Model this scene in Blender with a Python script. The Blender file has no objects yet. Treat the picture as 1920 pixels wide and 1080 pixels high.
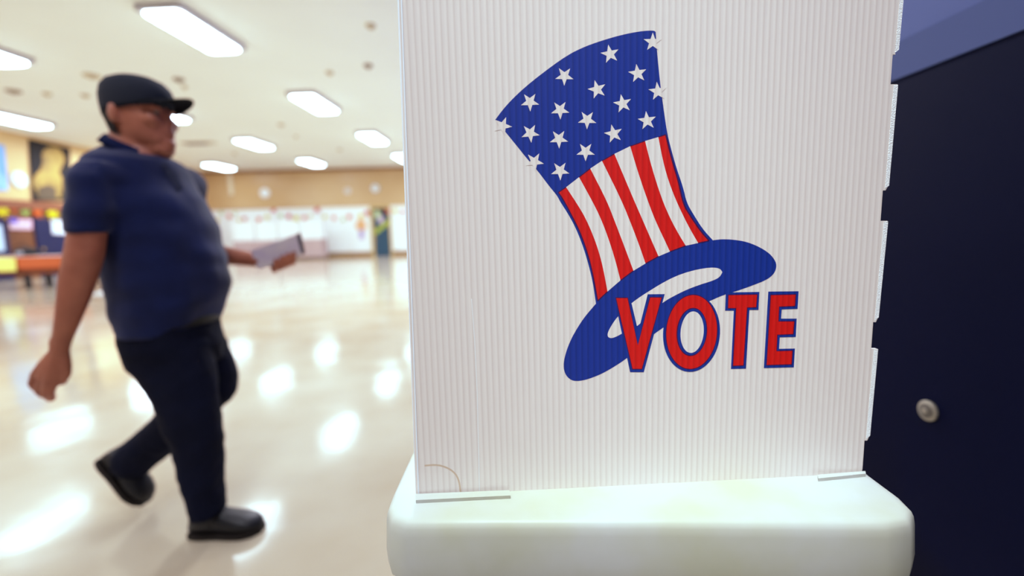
import bpy, bmesh, math, random
from mathutils import Vector, Matrix, noise
random.seed(7)
C = bpy.context.scene
COL = C.collection
V = Vector
PI = math.pi

# ------------------------------------------------------------------ camera model (solved from the photo: lamps and their floor reflections)
H = 1.1
F = 846.0
PITCH, ROLL, YAW = map(math.radians, (6.934, -1.619, .982))
_cy, _sy = math.cos(YAW), math.sin(YAW)
FW = V((_sy*math.cos(PITCH), _cy*math.cos(PITCH), -math.sin(PITCH)))
_r = V((_cy, -_sy, 0)); _u = _r.cross(FW)
RT = _r*math.cos(ROLL) + _u*math.sin(ROLL)
UP = -_r*math.sin(ROLL) + _u*math.cos(ROLL)
O = V((0, 0, H))
def ray(x, y): return FW + RT*((x-960)/F) + UP*((540-y)/F)
def onz(x, y, z): d = ray(x, y); return O + d*((z-H)/d.z)
def ony(x, y, Y): d = ray(x, y); return O + d*(Y/d.y)
def onx(x, y, X): d = ray(x, y); return O + d*(X/d.x)
def onplane(x, y, p, n):
    d = ray(x, y); return O + d*((p-O).dot(n)/d.dot(n))

# ------------------------------------------------------------------ materials
def lin(c):
    c = c/255
    return c/12.92 if c <= .04045 else ((c+.055)/1.055)**2.4
def rgb(r, g, b): return (lin(r), lin(g), lin(b), 1)
MATS = {}
def mat(name, col, rough=.6, spec=.4, noise_amt=0, noise_scale=8, col2=None, bump=0, bump_scale=60, metallic=0, sheen=0):
    if name in MATS: return MATS[name]
    m = bpy.data.materials.new(name); m.use_nodes = True
    nt = m.node_tree; b = nt.nodes['Principled BSDF']
    b.inputs['Base Color'].default_value = col
    b.inputs['Roughness'].default_value = rough
    b.inputs['Specular IOR Level'].default_value = spec
    b.inputs['Metallic'].default_value = metallic
    if sheen: b.inputs['Sheen Weight'].default_value = sheen
    tc = nt.nodes.new('ShaderNodeTexCoord')
    if noise_amt or col2:
        n = nt.nodes.new('ShaderNodeTexNoise'); n.inputs['Scale'].default_value = noise_scale; n.inputs['Detail'].default_value = 4
        nt.links.new(tc.outputs['Object'], n.inputs['Vector'])
        r = nt.nodes.new('ShaderNodeValToRGB')
        r.color_ramp.elements[0].position = .35; r.color_ramp.elements[1].position = .68
        r.color_ramp.elements[0].color = col
        r.color_ramp.elements[1].color = col2 or tuple(min(1, c*(1+noise_amt)) for c in col[:3])+(1,)
        nt.links.new(n.outputs['Fac'], r.inputs['Fac']); nt.links.new(r.outputs['Color'], b.inputs['Base Color'])
    if bump:
        n2 = nt.nodes.new('ShaderNodeTexNoise'); n2.inputs['Scale'].default_value = bump_scale; n2.inputs['Detail'].default_value = 3
        nt.links.new(tc.outputs['Object'], n2.inputs['Vector'])
        bp = nt.nodes.new('ShaderNodeBump'); bp.inputs['Strength'].default_value = bump; bp.inputs['Distance'].default_value = .01
        nt.links.new(n2.outputs['Fac'], bp.inputs['Height']); nt.links.new(bp.outputs['Normal'], b.inputs['Normal'])
    MATS[name] = m
    return m
def emat(name, col, strength):
    m = bpy.data.materials.new(name); m.use_nodes = True
    nt = m.node_tree; nt.nodes.clear()
    e = nt.nodes.new('ShaderNodeEmission'); e.inputs[0].default_value = col; e.inputs[1].default_value = strength
    o = nt.nodes.new('ShaderNodeOutputMaterial'); nt.links.new(e.outputs[0], o.inputs[0])
    return m
FLUTE = .0068
def fluted(name, col, line=.80, rough=.45):
    """twin-wall corrugated plastic: fine vertical flutes as colour lines and bump"""
    m = bpy.data.materials.new(name); m.use_nodes = True
    nt = m.node_tree; b = nt.nodes['Principled BSDF']; L = nt.links
    b.inputs['Roughness'].default_value = rough; b.inputs['Specular IOR Level'].default_value = .35
    tc = nt.nodes.new('ShaderNodeTexCoord'); sp = nt.nodes.new('ShaderNodeSeparateXYZ')
    L.new(tc.outputs['Object'], sp.inputs[0])
    # slight irregularity
    nz = nt.nodes.new('ShaderNodeTexNoise'); nz.inputs['Scale'].default_value = 9
    L.new(tc.outputs['Object'], nz.inputs['Vector'])
    def math_(op, a, bb):
        n = nt.nodes.new('ShaderNodeMath'); n.operation = op
        for i, v in enumerate((a, bb)):
            if v is None: continue
            if isinstance(v, (int, float)): n.inputs[i].default_value = v
            else: L.new(v, n.inputs[i])
        return n.outputs[0]
    ph = math_('MULTIPLY', sp.outputs['X'], 2*PI/FLUTE)
    s = math_('SINE', ph, None)
    s01 = math_('MULTIPLY_ADD', s, .5); s01.node.inputs[2].default_value = .5
    pw = math_('POWER', s01, 4.0)
    amt = math_('MULTIPLY', pw, math_('MULTIPLY_ADD', nz.outputs['Fac'], 1.1))
    mx = nt.nodes.new('ShaderNodeMix'); mx.data_type = 'RGBA'
    L.new(amt, mx.inputs['Factor'])
    mx.inputs['A'].default_value = col
    mx.inputs['B'].default_value = (col[0]*line*.98, col[1]*line*.96, col[2]*line*.95, 1)
    L.new(mx.outputs['Result'], b.inputs['Base Color'])
    bp = nt.nodes.new('ShaderNodeBump'); bp.inputs['Strength'].default_value = .25; bp.inputs['Distance'].default_value = .0006
    L.new(s01, bp.inputs['Height']); L.new(bp.outputs['Normal'], b.inputs['Normal'])
    return m

# ------------------------------------------------------------------ mesh helpers
def mesh_of(bm, name='m'):
    me = bpy.data.meshes.new(name); bm.to_mesh(me); bm.free(); return me
def wpos(o):
    p = V((0, 0, 0))
    while o: p += o.location; o = o.parent
    return p
def obj(name, bm, m, parent=None, smooth=False, autosmooth=None):
    """one mesh object; its vertices come in world space"""
    me = bm if isinstance(bm, bpy.types.Mesh) else mesh_of(bm, name)
    if parent: me.transform(Matrix.Translation(-wpos(parent)))
    o = bpy.data.objects.new(name, me); COL.objects.link(o)
    for mm in (m if isinstance(m, (list, tuple)) else [m]): me.materials.append(mm)
    if parent: o.parent = parent
    if smooth:
        for p in me.polygons: p.use_smooth = True
    if autosmooth is not None:
        for p in me.polygons: p.use_smooth = True
        me.set_sharp_from_angle(angle=math.radians(autosmooth))
    return o
def solo(name, bm, m, origin, label, cat, group=None, **k):
    """a one-mesh thing with its origin moved to its base"""
    o = obj(name, bm, m, None, **k)
    o.data.transform(Matrix.Translation(-V(origin))); o.location = origin
    return tag(o, label, cat, group)
def tag(o, label, cat, group=None):
    o['label'] = label; o['category'] = cat
    if group: o['group'] = group
    return o
def thing(name, label, cat, loc=(0, 0, 0), group=None):
    o = bpy.data.objects.new(name, None); COL.objects.link(o); o.location = loc; o.empty_display_size = .1
    return tag(o, label, cat, group)
def struct(name, bm, m, **k):
    o = obj(name, bm, m, **k); o['kind'] = 'structure'; return o
def box(bm, lo, hi, bevel=0, mi=0):
    lo, hi = V(lo), V(hi)
    r = bmesh.ops.create_cube(bm, size=1)
    for v in r['verts']:
        v.co = V([(lo[i]+hi[i])/2 + v.co[i]*(hi[i]-lo[i]) for i in range(3)])
    fs = list({f for v in r['verts'] for f in v.link_faces})
    for f in fs: f.material_index = mi
    if bevel:
        bmesh.ops.bevel(bm, geom=list({e for f in fs for e in f.edges}), offset=bevel, segments=2, affect='EDGES', profile=.5)
    return bm
def B(): return bmesh.new()
def bx(lo, hi, bevel=0): return box(B(), lo, hi, bevel)
def loft(bm, rings, cap=True, closed=True, mi=0):
    vs = [[bm.verts.new(p) for p in r] for r in rings]
    n = len(rings[0])
    for a, b in zip(vs[:-1], vs[1:]):
        for i in range(n if closed else n-1):
            j = (i+1) % n
            f = bm.faces.new((a[i], a[j], b[j], b[i])); f.material_index = mi
    if cap:
        bm.faces.new(list(reversed(vs[0]))).material_index = mi
        bm.faces.new(vs[-1]).material_index = mi
    return bm
def ell(cx, cy, z, a, b, n=28, p=2.0):
    out = []
    for i in range(n):
        t = 2*PI*i/n; c, s = math.cos(t), math.sin(t)
        out.append(V((cx+a*math.copysign(abs(c)**(2/p), c), cy+b*math.copysign(abs(s)**(2/p), s), z)))
    return out
def sphere(bm, c, r, seg=16, rot=None):
    r = (r, r, r) if isinstance(r, (int, float)) else r
    M = Matrix.Translation(V(c)) @ (rot.to_4x4() if rot else Matrix.Identity(4)) @ Matrix.Diagonal((*r, 1))
    bmesh.ops.create_uvsphere(bm, u_segments=seg, v_segments=max(6, seg*2//3), radius=1, matrix=M)
    return bm
def seg_tube(bm, p, q, r1, r2, n=16):
    p, q = V(p), V(q); d = (q-p).normalized()
    a = d.orthogonal().normalized(); b = d.cross(a)
    loft(bm, [[c+(a*math.cos(2*PI*i/n)+b*math.sin(2*PI*i/n))*r for i in range(n)] for c, r in ((p, r1), (q, r2))])
    return bm
def chain(bm, pts, rad, n=16):
    for i, (p, r) in enumerate(zip(pts, rad)):
        sphere(bm, p, r, n)
        if i: seg_tube(bm, pts[i-1], p, rad[i-1], r, n)
    return bm
def fix(bm):
    bmesh.ops.recalc_face_normals(bm, faces=bm.faces); return bm
def remesh(bm, voxel, smooth=4, decimate=None):
    fix(bm)
    me = mesh_of(bm, 'tmp'); o = bpy.data.objects.new('tmp', me); COL.objects.link(o)
    m = o.modifiers.new('r', 'REMESH'); m.mode = 'VOXEL'; m.voxel_size = voxel
    if smooth:
        s = o.modifiers.new('s', 'SMOOTH'); s.iterations = smooth; s.factor = .5
    dg = bpy.context.evaluated_depsgraph_get()
    out = bpy.data.meshes.new_from_object(o.evaluated_get(dg))
    bpy.data.objects.remove(o); bpy.data.meshes.remove(me)
    return out
def wrinkle(me, amp, scale, stretch=(1, 1, 1), seed=0):
    me.update()
    ns = [v.normal.copy() for v in me.vertices]
    for v, n in zip(me.vertices, ns):
        p = V((v.co.x*stretch[0], v.co.y*stretch[1], v.co.z*stretch[2]))*scale + V((seed, seed*2, 0))
        v.co += n*amp*noise.fractal(p, .8, 2, 2)
    me.update(); return me
def flat(bm, pts, mi=0):
    f = bm.faces.new([bm.verts.new(p) for p in pts]); f.material_index = mi; return bm
def prism(bm, pts, depth, mi=0):
    """polygon extruded by the vector depth"""
    depth = V(depth)
    a = [bm.verts.new(p) for p in pts]; b = [bm.verts.new(V(p)+depth) for p in pts]; n = len(pts)
    bm.faces.new(a).material_index = mi; bm.faces.new(list(reversed(b))).material_index = mi
    for i in range(n):
        bm.faces.new((a[i], b[i], b[(i+1) % n], a[(i+1) % n])).material_index = mi
    return fix(bm)
def disc(bm, c, axis, r, depth, n=24):
    c, axis = V(c), V(axis).normalized(); a = axis.orthogonal().normalized(); b = axis.cross(a)
    loft(bm, [[c+axis*t+(a*math.cos(2*PI*i/n)+b*math.sin(2*PI*i/n))*rr for i in range(n)] for t, rr in ((0, r), (depth*.8, r), (depth, r*.93))])
    return fix(bm)

# ------------------------------------------------------------------ the room
CEIL = 5.0
XL, XR, YB, YF = -16.6, 1.0, 26.3, -5.0
def floor_material():
    m = bpy.data.materials.new('polished_cream_floor'); m.use_nodes = True
    nt = m.node_tree; L = nt.links; b = nt.nodes['Principled BSDF']
    tc = nt.nodes.new('ShaderNodeTexCoord')
    n = nt.nodes.new('ShaderNodeTexNoise'); n.inputs['Scale'].default_value = 1.1; n.inputs['Detail'].default_value = 5
    L.new(tc.outputs['Object'], n.inputs['Vector'])
    r = nt.nodes.new('ShaderNodeValToRGB')
    r.color_ramp.elements[0].position = .3; r.color_ramp.elements[0].color = rgb(184, 168, 142)
    r.color_ramp.elements[1].position = .7; r.color_ramp.elements[1].color = rgb(208, 199, 180)
    L.new(n.outputs['Fac'], r.inputs['Fac']); L.new(r.outputs['Color'], b.inputs['Base Color'])
    b.inputs['Roughness'].default_value = .11
    b.inputs['Specular IOR Level'].default_value = .62
    n2 = nt.nodes.new('ShaderNodeTexNoise'); n2.inputs['Scale'].default_value = 2.2; n2.inputs['Detail'].default_value = 2
    L.new(tc.outputs['Object'], n2.inputs['Vector'])
    bp = nt.nodes.new('ShaderNodeBump'); bp.inputs['Strength'].default_value = .12; bp.inputs['Distance'].default_value = .03
    L.new(n2.outputs['Fac'], bp.inputs['Height']); L.new(bp.outputs['Normal'], b.inputs['Normal'])
    return m
struct('floor', bx((XL, YF, -.1), (XR, YB, 0)), floor_material())
struct('ceiling', bx((XL, YF, CEIL), (XR, YB, CEIL+.1)), mat('ceiling_paint', rgb(236, 237, 231), .9, .1, noise_amt=.03, noise_scale=.6))
zband = ony(600, 389, YB).z            # foot of the tan band on the far wall
zb_l = onx(60, 388, XL).z
tan = mat('tan_wall_paint', rgb(196, 164, 118), .35, .4, col2=rgb(208, 180, 138), noise_scale=.35)
white_wall = mat('white_wall_paint', rgb(246, 248, 247), .7, .2)
struct('wall_back', bx((XL, YB, 0), (XR, YB+.1, zband)), white_wall)
struct('wall_back_upper', bx((XL, YB-.04, zband), (XR, YB+.1, CEIL)), tan)
struct('baseboard_back', bx((XL, YB-.05, 0), (XR, YB, .28)), mat('brown_baseboard', rgb(150, 120, 78), .5))
struct('trim_back', bx((XL, YB-.12, CEIL-.14), (XR, YB-.04, CEIL)), mat('brown_trim', rgb(150, 108, 62), .5))
brownwood = mat('brown_wood_panelling', rgb(92, 58, 38), .5, .3, col2=rgb(120, 78, 50), noise_scale=1.5)
struct('wall_left', bx((XL-.1, YF, 0), (XL, YB, zb_l)), brownwood)
tan_left = mat('tan_left_wall_paint', rgb(214, 178, 124), .6, .3, col2=rgb(222, 190, 140), noise_scale=.4)
struct('wall_left_upper', bx((XL-.1, YF, zb_l), (XL, YB, CEIL)), tan_left)
struct('trim_left', bx((XL, YF, zb_l-.1), (XL+.08, YB, zb_l+.2)), mat('dark_rail', rgb(128, 78, 52), .5))
# navy wall close to the booth
def navy_material():
    m = bpy.data.materials.new('navy_gloss_paint'); m.use_nodes = True
    nt = m.node_tree; L = nt.links; b = nt.nodes['Principled BSDF']
    tc = nt.nodes.new('ShaderNodeTexCoord')
    n = nt.nodes.new('ShaderNodeTexNoise'); n.inputs['Scale'].default_value = 1.6; n.inputs['Detail'].default_value = 1
    L.new(tc.outputs['Object'], n.inputs['Vector'])
    r = nt.nodes.new('ShaderNodeValToRGB')
    r.color_ramp.elements[0].position = .4; r.color_ramp.elements[0].color = rgb(1, 5, 36)
    r.color_ramp.elements[1].position = .62; r.color_ramp.elements[1].color = rgb(7, 7, 16)
    L.new(n.outputs['Fac'], r.inputs['Fac']); L.new(r.outputs['Color'], b.inputs['Base Color'])
    b.inputs['Roughness'].default_value = .6; b.inputs['Specular IOR Level'].default_value = .06
    return m
zt = 1.455
struct('wall_right', bx((XR, -1.2, 0), (XR+.1, YB, zt)), navy_material())
struct('wall_right_upper', bx((XR, -1.2, zt+.09), (XR+.1, YB, CEIL)), mat('slate_blue_paint', rgb(88, 101, 150), .7, .1, col2=rgb(80, 92, 140), noise_scale=1.2))
struct('trim_right', bx((XR-.004, -1.2, zt), (XR+.1, YB, zt+.09)), mat('dark_slate_trim', rgb(72, 84, 128), .7, .1))

# round metal fitting on the navy wall
pk = onx(1742, 770, XR)
t = thing('wall_lock', 'small round grey metal lock on the navy wall beside the booth', 'lock', pk)
bm = B(); disc(bm, pk, (-1, 0, 0), .024, .007, 32)
obj('lock_rim', bm, mat('lock_metal', rgb(150, 145, 132), .4, .5, metallic=.5), t, autosmooth=40)
bm = B(); disc(bm, pk+V((-.007, 0, 0)), (-1, 0, 0), .017, .003, 28)
obj('lock_face', bm, mat('lock_face_metal', rgb(98, 94, 88), .45, .5, metallic=.4), t, autosmooth=40)
bm = B(); disc(bm, pk+V((-.010, 0, 0)), (-1, 0, 0), .006, .003, 20)
obj('lock_cylinder', bm, MATS['lock_metal'], t, autosmooth=40)

# door in the far wall
dl, dr, db = ony(702, 440, YB-.06), ony(731, 440, YB-.06), 0
dz = ony(715, 390, YB-.06).z
bm = bx((dl.x, YB-.09, 0), (dr.x, YB-.01, dz))
door = struct('door_1', bm, mat('teal_door_paint', rgb(38, 74, 96), .5))
bm = B()
box(bm, (dl.x-.17, YB-.1, 0), (dl.x, YB-.01, dz+.12)); box(bm, (dl.x, YB-.1, dz), (dr.x+.1, YB-.01, dz+.12)); box(bm, (dr.x, YB-.1, 0), (dr.x+.1, YB-.01, dz))
o = obj('door_frame', bm, mat('tan_door_frame', rgb(196, 172, 110), .5), door)
bm = B(); sphere(bm, (dl.x+.1, YB-.13, 1.0), .045); obj('door_knob', bm, mat('brass_knob', rgb(180, 150, 80), .3, metallic=.7), door, smooth=True)
# navy doors in the left wall
navydoor = mat('navy_door_paint', rgb(30, 34, 72), .5, .3)
def left_rect(x0, y0, x1, y1, off=.03):
    a, b = onx(x0, (y0+y1)/2, XL+off), onx(x1, (y0+y1)/2, XL+off)
    xm = (x0+x1)/2
    return a.y, b.y, onx(xm, y1, XL+off).z, onx(xm, y0, XL+off).z
for i, (x0, x1) in enumerate(((-30, 14), (66, 122))):
    y0, y1, _, z1 = left_rect(x0, 410, x1, 470)
    d = struct('door_%d' % (i+2), bx((XL, y0, 0), (XL+.06, y1, z1)), navydoor)
    bm = B(); sphere(bm, (XL+.1, y0+.15, 1.0), .05); obj('door_knob', bm, MATS['brass_knob'], d, smooth=True)

# ------------------------------------------------------------------ fluorescent fixtures
lens_m = emat('lit_diffuser', (.70, .86, 1, 1), 18.0)
house_m = mat('fixture_housing', rgb(176, 174, 178), .5)
cols = [(-14.45, 'third row from the booth'), (-9.75, 'second row from the booth'), (-5.2, 'row nearest the booth')]
rows = [9.05, 13.65, 18.35, 23.4]
where = {
 (-5.2, 9.05): 'large lit ceiling light nearest the booth, up above the capped man',
 (-5.2, 13.65): 'lit ceiling light just beyond the big one in the booth-side row',
 (-5.2, 18.35): 'lit ceiling light third along the row beside the booth, right above the clocks',
 (-5.2, 23.4): 'lit ceiling light half hidden by the edge of the white booth panel',
 (-9.75, 9.05): 'lit ceiling light cut off by the top left edge, up and behind the cap',
 (-9.75, 13.65): 'lit ceiling light peeking out from behind the brim of the black cap',
 (-9.75, 18.35): 'lit ceiling light third in the middle row, right of the man\'s chin',
 (-9.75, 23.4): 'small lit ceiling light at the far end of the middle row, over the two clocks',
 (-14.45, 13.65): 'long lit ceiling light just above the dark banner on the left wall',
 (-14.45, 18.35): None,
 (-14.45, 23.4): 'small lit ceiling light over the man\'s chest at the far left corner of the hall',
}
# measured centres: the rows run a few degrees off the side walls
SPOT = {(-5.2, 9.05): (-5.48, 8.85), (-5.2, 13.65): (-5.2, 13.45), (-5.2, 18.35): (-4.92, 18.2), (-5.2, 23.4): (-4.72, 22.8),
        (-9.75, 9.05): (-10.1, 9.3), (-9.75, 13.65): (-10.05, 14.1), (-9.75, 18.35): (-9.75, 18.7), (-9.75, 23.4): (-9.5, 23.5),
        (-14.45, 13.65): (-14.6, 14.4), (-14.45, 23.4): (-14.4, 24.0)}
def fixture(x, y, label):
    t = thing('ceiling_light', label, 'ceiling light', (x, y, CEIL), 'lit ceiling lights in rows')
    w, l = .335, .85
    bm = bx((x-w-.05, y-l-.03, CEIL-.11), (x+w+.05, y+l+.03, CEIL), .01); obj('housing', bm, house_m, t)
    bm = B()
    def rr(z, k, rad=.09):
        pts = []
        for cx, cy, a0 in ((1, 1, 0), (-1, 1, 90), (-1, -1, 180), (1, -1, 270)):
            for s in range(6):
                a = math.radians(a0+s*18); pts.append(V((x+cx*(w*k-rad)+rad*math.cos(a), y+cy*(l-w*(1-k)-rad)+rad*math.sin(a), z)))
        return pts
    loft(bm, [rr(CEIL-.105, .95), rr(CEIL-.14, .95), rr(CEIL-.165, .86)]); fix(bm)
    obj('diffuser', bm, lens_m, t); t.rotation_euler.z = -.05
for x, _ in cols:
    for y in rows:
        lab = where.get((x, y))
        if lab: fixture(*SPOT[(x, y)], lab)
def area(name, loc, sx, sy, watts, rot=(0, 0, 0), col=(.72, .87, 1)):
    l = bpy.data.lights.new(name, 'AREA'); l.shape = 'RECTANGLE'; l.size = sx; l.size_y = sy; l.energy = watts; l.color = col
    o = bpy.data.objects.new(name, l); COL.objects.link(o); o.location = loc; o.rotation_euler = rot; return o
# the ceiling lights the photo does not show: over the booth and behind the camera
for x in (-.55, -5.2, -9.75, -14.45):
    for y in (4.4, -.3):
        area('overhead_lamp', (x, y, CEIL-.17), .7, 1.9, 100)
for y in (9.05, 13.65, 18.35, 23.4): area('overhead_lamp', (-.55, y, CEIL-.17), .7, 1.9, 400)
for y in (9.05, 18.35): area('overhead_lamp', (-14.45, y, CEIL-.17), .7, 1.9, 400)

sp = bpy.data.lights.new('booth_fill_spot', 'SPOT'); sp.energy = 1750; sp.spot_size = math.radians(14.5); sp.spot_blend = .8; sp.shadow_soft_size = .45; sp.color = (.78, .92, 1)  # added spot that brightens panel and tray, not one of the hall's fixtures
so = bpy.data.objects.new('booth_fill_spot', sp); COL.objects.link(so); so.location = (-.35, -.65, CEIL-.2)
so.rotation_euler = (V((.17, .48, 1.12))-V(so.location)).to_track_quat('-Z', 'Y').to_euler()
# small fittings on the ceiling
fit_m = mat('ceiling_fitting', rgb(196, 182, 150), .6)
fit_d = mat('ceiling_fitting_dark', rgb(140, 128, 104), .6)
fits = [
 (690, 122, .10, 1, 'dark round ceiling detector right of the big front light, near the booth'),
 (695, 47, .09, 0, 'small beige ceiling sprinkler plate nearest the booth\'s top edge'),
 (618, 135, .09, 0, 'small beige ceiling sprinkler plate just above the second light of the booth-side row'),
 (335, 148, .12, 1, 'brownish ceiling detector just above the brim of the cap'),
 (346, 162, .07, 0, 'tiny pale ceiling plate just under the detector above the cap brim'),
 (527, 233, .11, 0, 'small beige ceiling plate between the two nearer rows of lights'),
 (555, 255, .08, 0, 'faint beige ceiling plate just beyond the plate between the light rows'),
 (637, 280, .11, 0, 'beige ceiling plate between the farthest lights, over the clocks'),
 (440, 287, .10, 0, 'faint beige ceiling plate over the far corner pipe'),
 (172, 141, .17, 0, 'wide beige ceiling plate left of the cap, nearest its crown'),
 (160, 178, .10, 0, 'pale beige ceiling plate touching the back of the cap'),
 (88, 175, .10, 0, 'small brownish ceiling plate midway between the two lights at the left edge'),
 (25, 170, .16, 1, 'dark ceiling vent near the left edge between two lit lights'),
]
for x, y, r, dk, lab in fits:
    p = onz(x, y, CEIL)
    t = thing('ceiling_plate', lab, 'ceiling fitting', p, 'small fittings on the ceiling')
    bm = B(); disc(bm, p, (0, 0, -1), r, .035, 20); obj('rim', bm, fit_d if dk else fit_m, t, autosmooth=40)
    bm = B(); disc(bm, p+V((0, 0, -.035)), (0, 0, -1), r*.45, .04, 16); obj('sensor', bm, fit_d if dk else fit_m, t, autosmooth=40)
p = onz(378, 267, CEIL)
t = thing('ceiling_vent', 'dark elongated ceiling vent right of the man\'s chin', 'vent', p)
bm = bx(p+V((-.75, -.16, -.04)), p+V((.5, .16, 0))); obj('vent_frame', bm, mat('vent_frame_paint', rgb(190, 178, 150), .6), t)
bm = B()
for k in range(5): box(bm, p+V((-.6+.001, -.13+k*.058, -.06)), p+V((.2, -.10+k*.058, -.035)))
obj('grille', bm, mat('vent_dark', rgb(60, 54, 46), .7), t)

# ------------------------------------------------------------------ far wall: clocks, pipe, paper leaves, scarecrow, door decorations
clock_w = mat('clock_face', rgb(240, 244, 246), .4)
def clock(px, py, r, lab, rimcol, wall='back'):
    if wall == 'back': p = ony(px, py, YB-.04); n = V((0, -1, 0)); a = V((1, 0, 0))
    else: p = onx(px, py, XL); n = V((1, 0, 0)); a = V((0, 1, 0))
    t = thing('wall_clock', lab, 'clock', p)
    bm = B(); disc(bm, p, n, r, .06, 32); obj('clock_rim', bm, mat('clock_rim_%s' % (rimcol,), rgb(*rimcol), .4), t, autosmooth=40)
    bm = B(); disc(bm, p+n*.06, n, r*.86, .006, 32); obj('clock_face', bm, clock_w, t, autosmooth=40)
    up = V((0, 0, 1))
    for name, ang, ln, wd in (('hour_hand', 1.0, .45, .035), ('minute_hand', -.6, .7, .025)):
        d = up*math.cos(ang)+a*math.sin(ang); s = d.cross(n)
        bm = B(); q = p+n*.07
        prism(bm, [q-s*wd*r, q+s*wd*r, q+d*ln*r+s*wd*r*.6, q+d*ln*r-s*wd*r*.6], n*.004)
        obj(name, bm, mat('clock_hand', rgb(40, 40, 44), .5), t)
clock(497, 362, .27, 'white round wall clock on the tan band, just above the white voting screens', (225, 228, 230))
clock(704, 353, .25, 'grey rimmed round wall clock on the tan band above the teal door', (120, 116, 108))
clock(34, 337, .27, 'pale round wall clock between the blue poster and the dark banner', (205, 215, 225), 'left')
p = ony(652, 358, YB-.04)
t = thing('wall_speaker', 'small white round wall speaker between the two clocks on the tan band', 'speaker', p)
bm = B(); disc(bm, p, (0, -1, 0), .17, .07, 24); obj('speaker_body', bm, mat('speaker_white', rgb(228, 226, 222), .5), t, autosmooth=40)
bm = B(); disc(bm, p+V((0, -.07, 0)), (0, -1, 0), .12, .01, 24); obj('speaker_grille', bm, mat('speaker_grey', rgb(205, 203, 205), .6), t, autosmooth=40)
a, b = ony(428, 330, YB-.04), ony(438, 365, YB-.04)
solo('wall_conduit', bx((a.x, YB-.12, b.z), (b.x, YB-.04, CEIL-.14)), mat('conduit_paint', rgb(232, 222, 196), .5), ((a.x+b.x)/2, YB-.04, b.z),
     'pale vertical conduit box on the tan band right of the man\'s shoulder', 'conduit')

leafm = {k: mat('paper_'+k, rgb(*c), .8, .1) for k, c in dict(red=(200, 34, 48), orange=(220, 96, 44), yellow=(222, 204, 36), green=(164, 204, 112)).items()}
def leaf_pts(c, a, up, r, rot):
    prof = [(0, 1.0), (18, .55), (35, .8), (52, .5), (72, 1.0), (95, .5), (120, .85), (140, .42), (168, .5), (174, .95)]
    full = prof + [(360-d, k) for d, k in reversed(prof) if d not in (0,)]
    return [c + (a*math.sin(math.radians(d+rot)) + up*math.cos(math.radians(d+rot)))*r*k for d, k in full]
def leaf(p, n, a, col, r, lab, grp, rot):
    up = V((0, 0, 1))
    bm = B(); prism(bm, leaf_pts(p-n*.002, a, up, r, rot), n*.008)
    t = thing('paper_leaf', lab, 'paper leaf', p, grp)
    obj('leaf_blade', bm, leafm[col], t)
    d = -(a*math.sin(math.radians(rot))+up*math.cos(math.radians(rot))); s = d.cross(n)
    q = p+n*.006; bm = B(); prism(bm, [q-s*.012-d*r*.7, q+s*.012-d*r*.7, q+d*r*1.1+s*.012, q+d*r*1.1-s*.012], n*.003)
    obj('leaf_stalk', bm, mat('leaf_stalk_brown', rgb(150, 96, 52), .8), t)
LV = [(407, 414, 'yellow', 5.5), (415, 399, 'green', 4.5), (430, 406, 'orange', 6), (441, 400, 'green', 4), (448.5, 412.5, 'yellow', 4), (458.5, 410.5, 'red', 5), (486, 412, 'orange', 6), (501, 407, 'yellow', 5.5),
      (513, 394, 'red', 6.5), (526, 405, 'green', 5), (542, 406, 'red', 6.5), (556, 410, 'yellow', 7), (571, 409, 'orange', 6), (582, 405, 'yellow', 3.6), (595, 393, 'red', 7.5), (609, 407, 'yellow', 5),
      (626, 409, 'orange', 5), (643, 412, 'green', 4.5), (655, 407, 'orange', 6), (689, 400, 'red', 7), (727, 396, 'orange', 5.5), (741, 396, 'yellow', 5.5), (755, 398, 'red', 5)]
ORD = 'first second third fourth fifth sixth seventh eighth ninth tenth eleventh twelfth thirteenth fourteenth fifteenth sixteenth seventeenth eighteenth nineteenth twentieth twenty-first'.split()
left_of = [l for l in LV if l[0] < 697]
for i, (x, y, c, s) in enumerate(LV):
    wall_y = YB-.09 if 697 < x < 733 else YB
    p = ony(x, y, wall_y)
    if x < 697: lab = '%s paper leaf on the back wall, %s leaf left of the teal door' % (c, ORD[len(left_of)-1-i])
    else: lab = {727: 'orange paper leaf stuck on the top corner of the teal door', 741: 'yellow paper leaf on the white wall just right of the teal door', 755: 'red paper leaf beside the edge of the white booth panel'}[x]
    if 700 < x < 733: p = ony(x, y, YB-.1)
    leaf(p, V((0, -1, 0)), V((1, 0, 0)), c, s*.0335, lab, 'paper autumn leaves along the back wall', random.uniform(-50, 50))
# paper scarecrow on the far wall
def bq(x, y): return ony(x, y, YB+.0148)
ps = ony(677, 452, YB)
t = thing('paper_scarecrow', 'paper scarecrow figure with orange shirt and lilac trousers hung left of the teal door', 'decoration', ps)
n = V((0, -.015, 0))
def bpoly(name, pts, m, par, k=1):
    bm = B(); prism(bm, [bq(*q)+n*k for q in pts], n*.4); return obj(name, bm, m, par)
bpoly('shirt', [(672, 412), (682, 412), (688, 425), (684, 431), (671, 431), (666, 424)], mat('paper_shirt', rgb(232, 176, 124), .8), t)
bpoly('trousers', [(673, 431), (683, 431), (682, 449), (678.8, 449), (678, 438), (677, 449), (674, 449)], mat('paper_trousers', rgb(178, 160, 206), .8), t)
bm = B(); disc(bm, bq(677, 409)+n, (0, -1, 0), .12, .01, 20); obj('face', bm, mat('paper_face', rgb(238, 205, 150), .8), t)
bpoly('hat', [(670, 407), (684, 407), (680, 405), (678.5, 400.5), (675.5, 400.5), (674, 405)], leafm['yellow'], t, 1.6)
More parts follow.
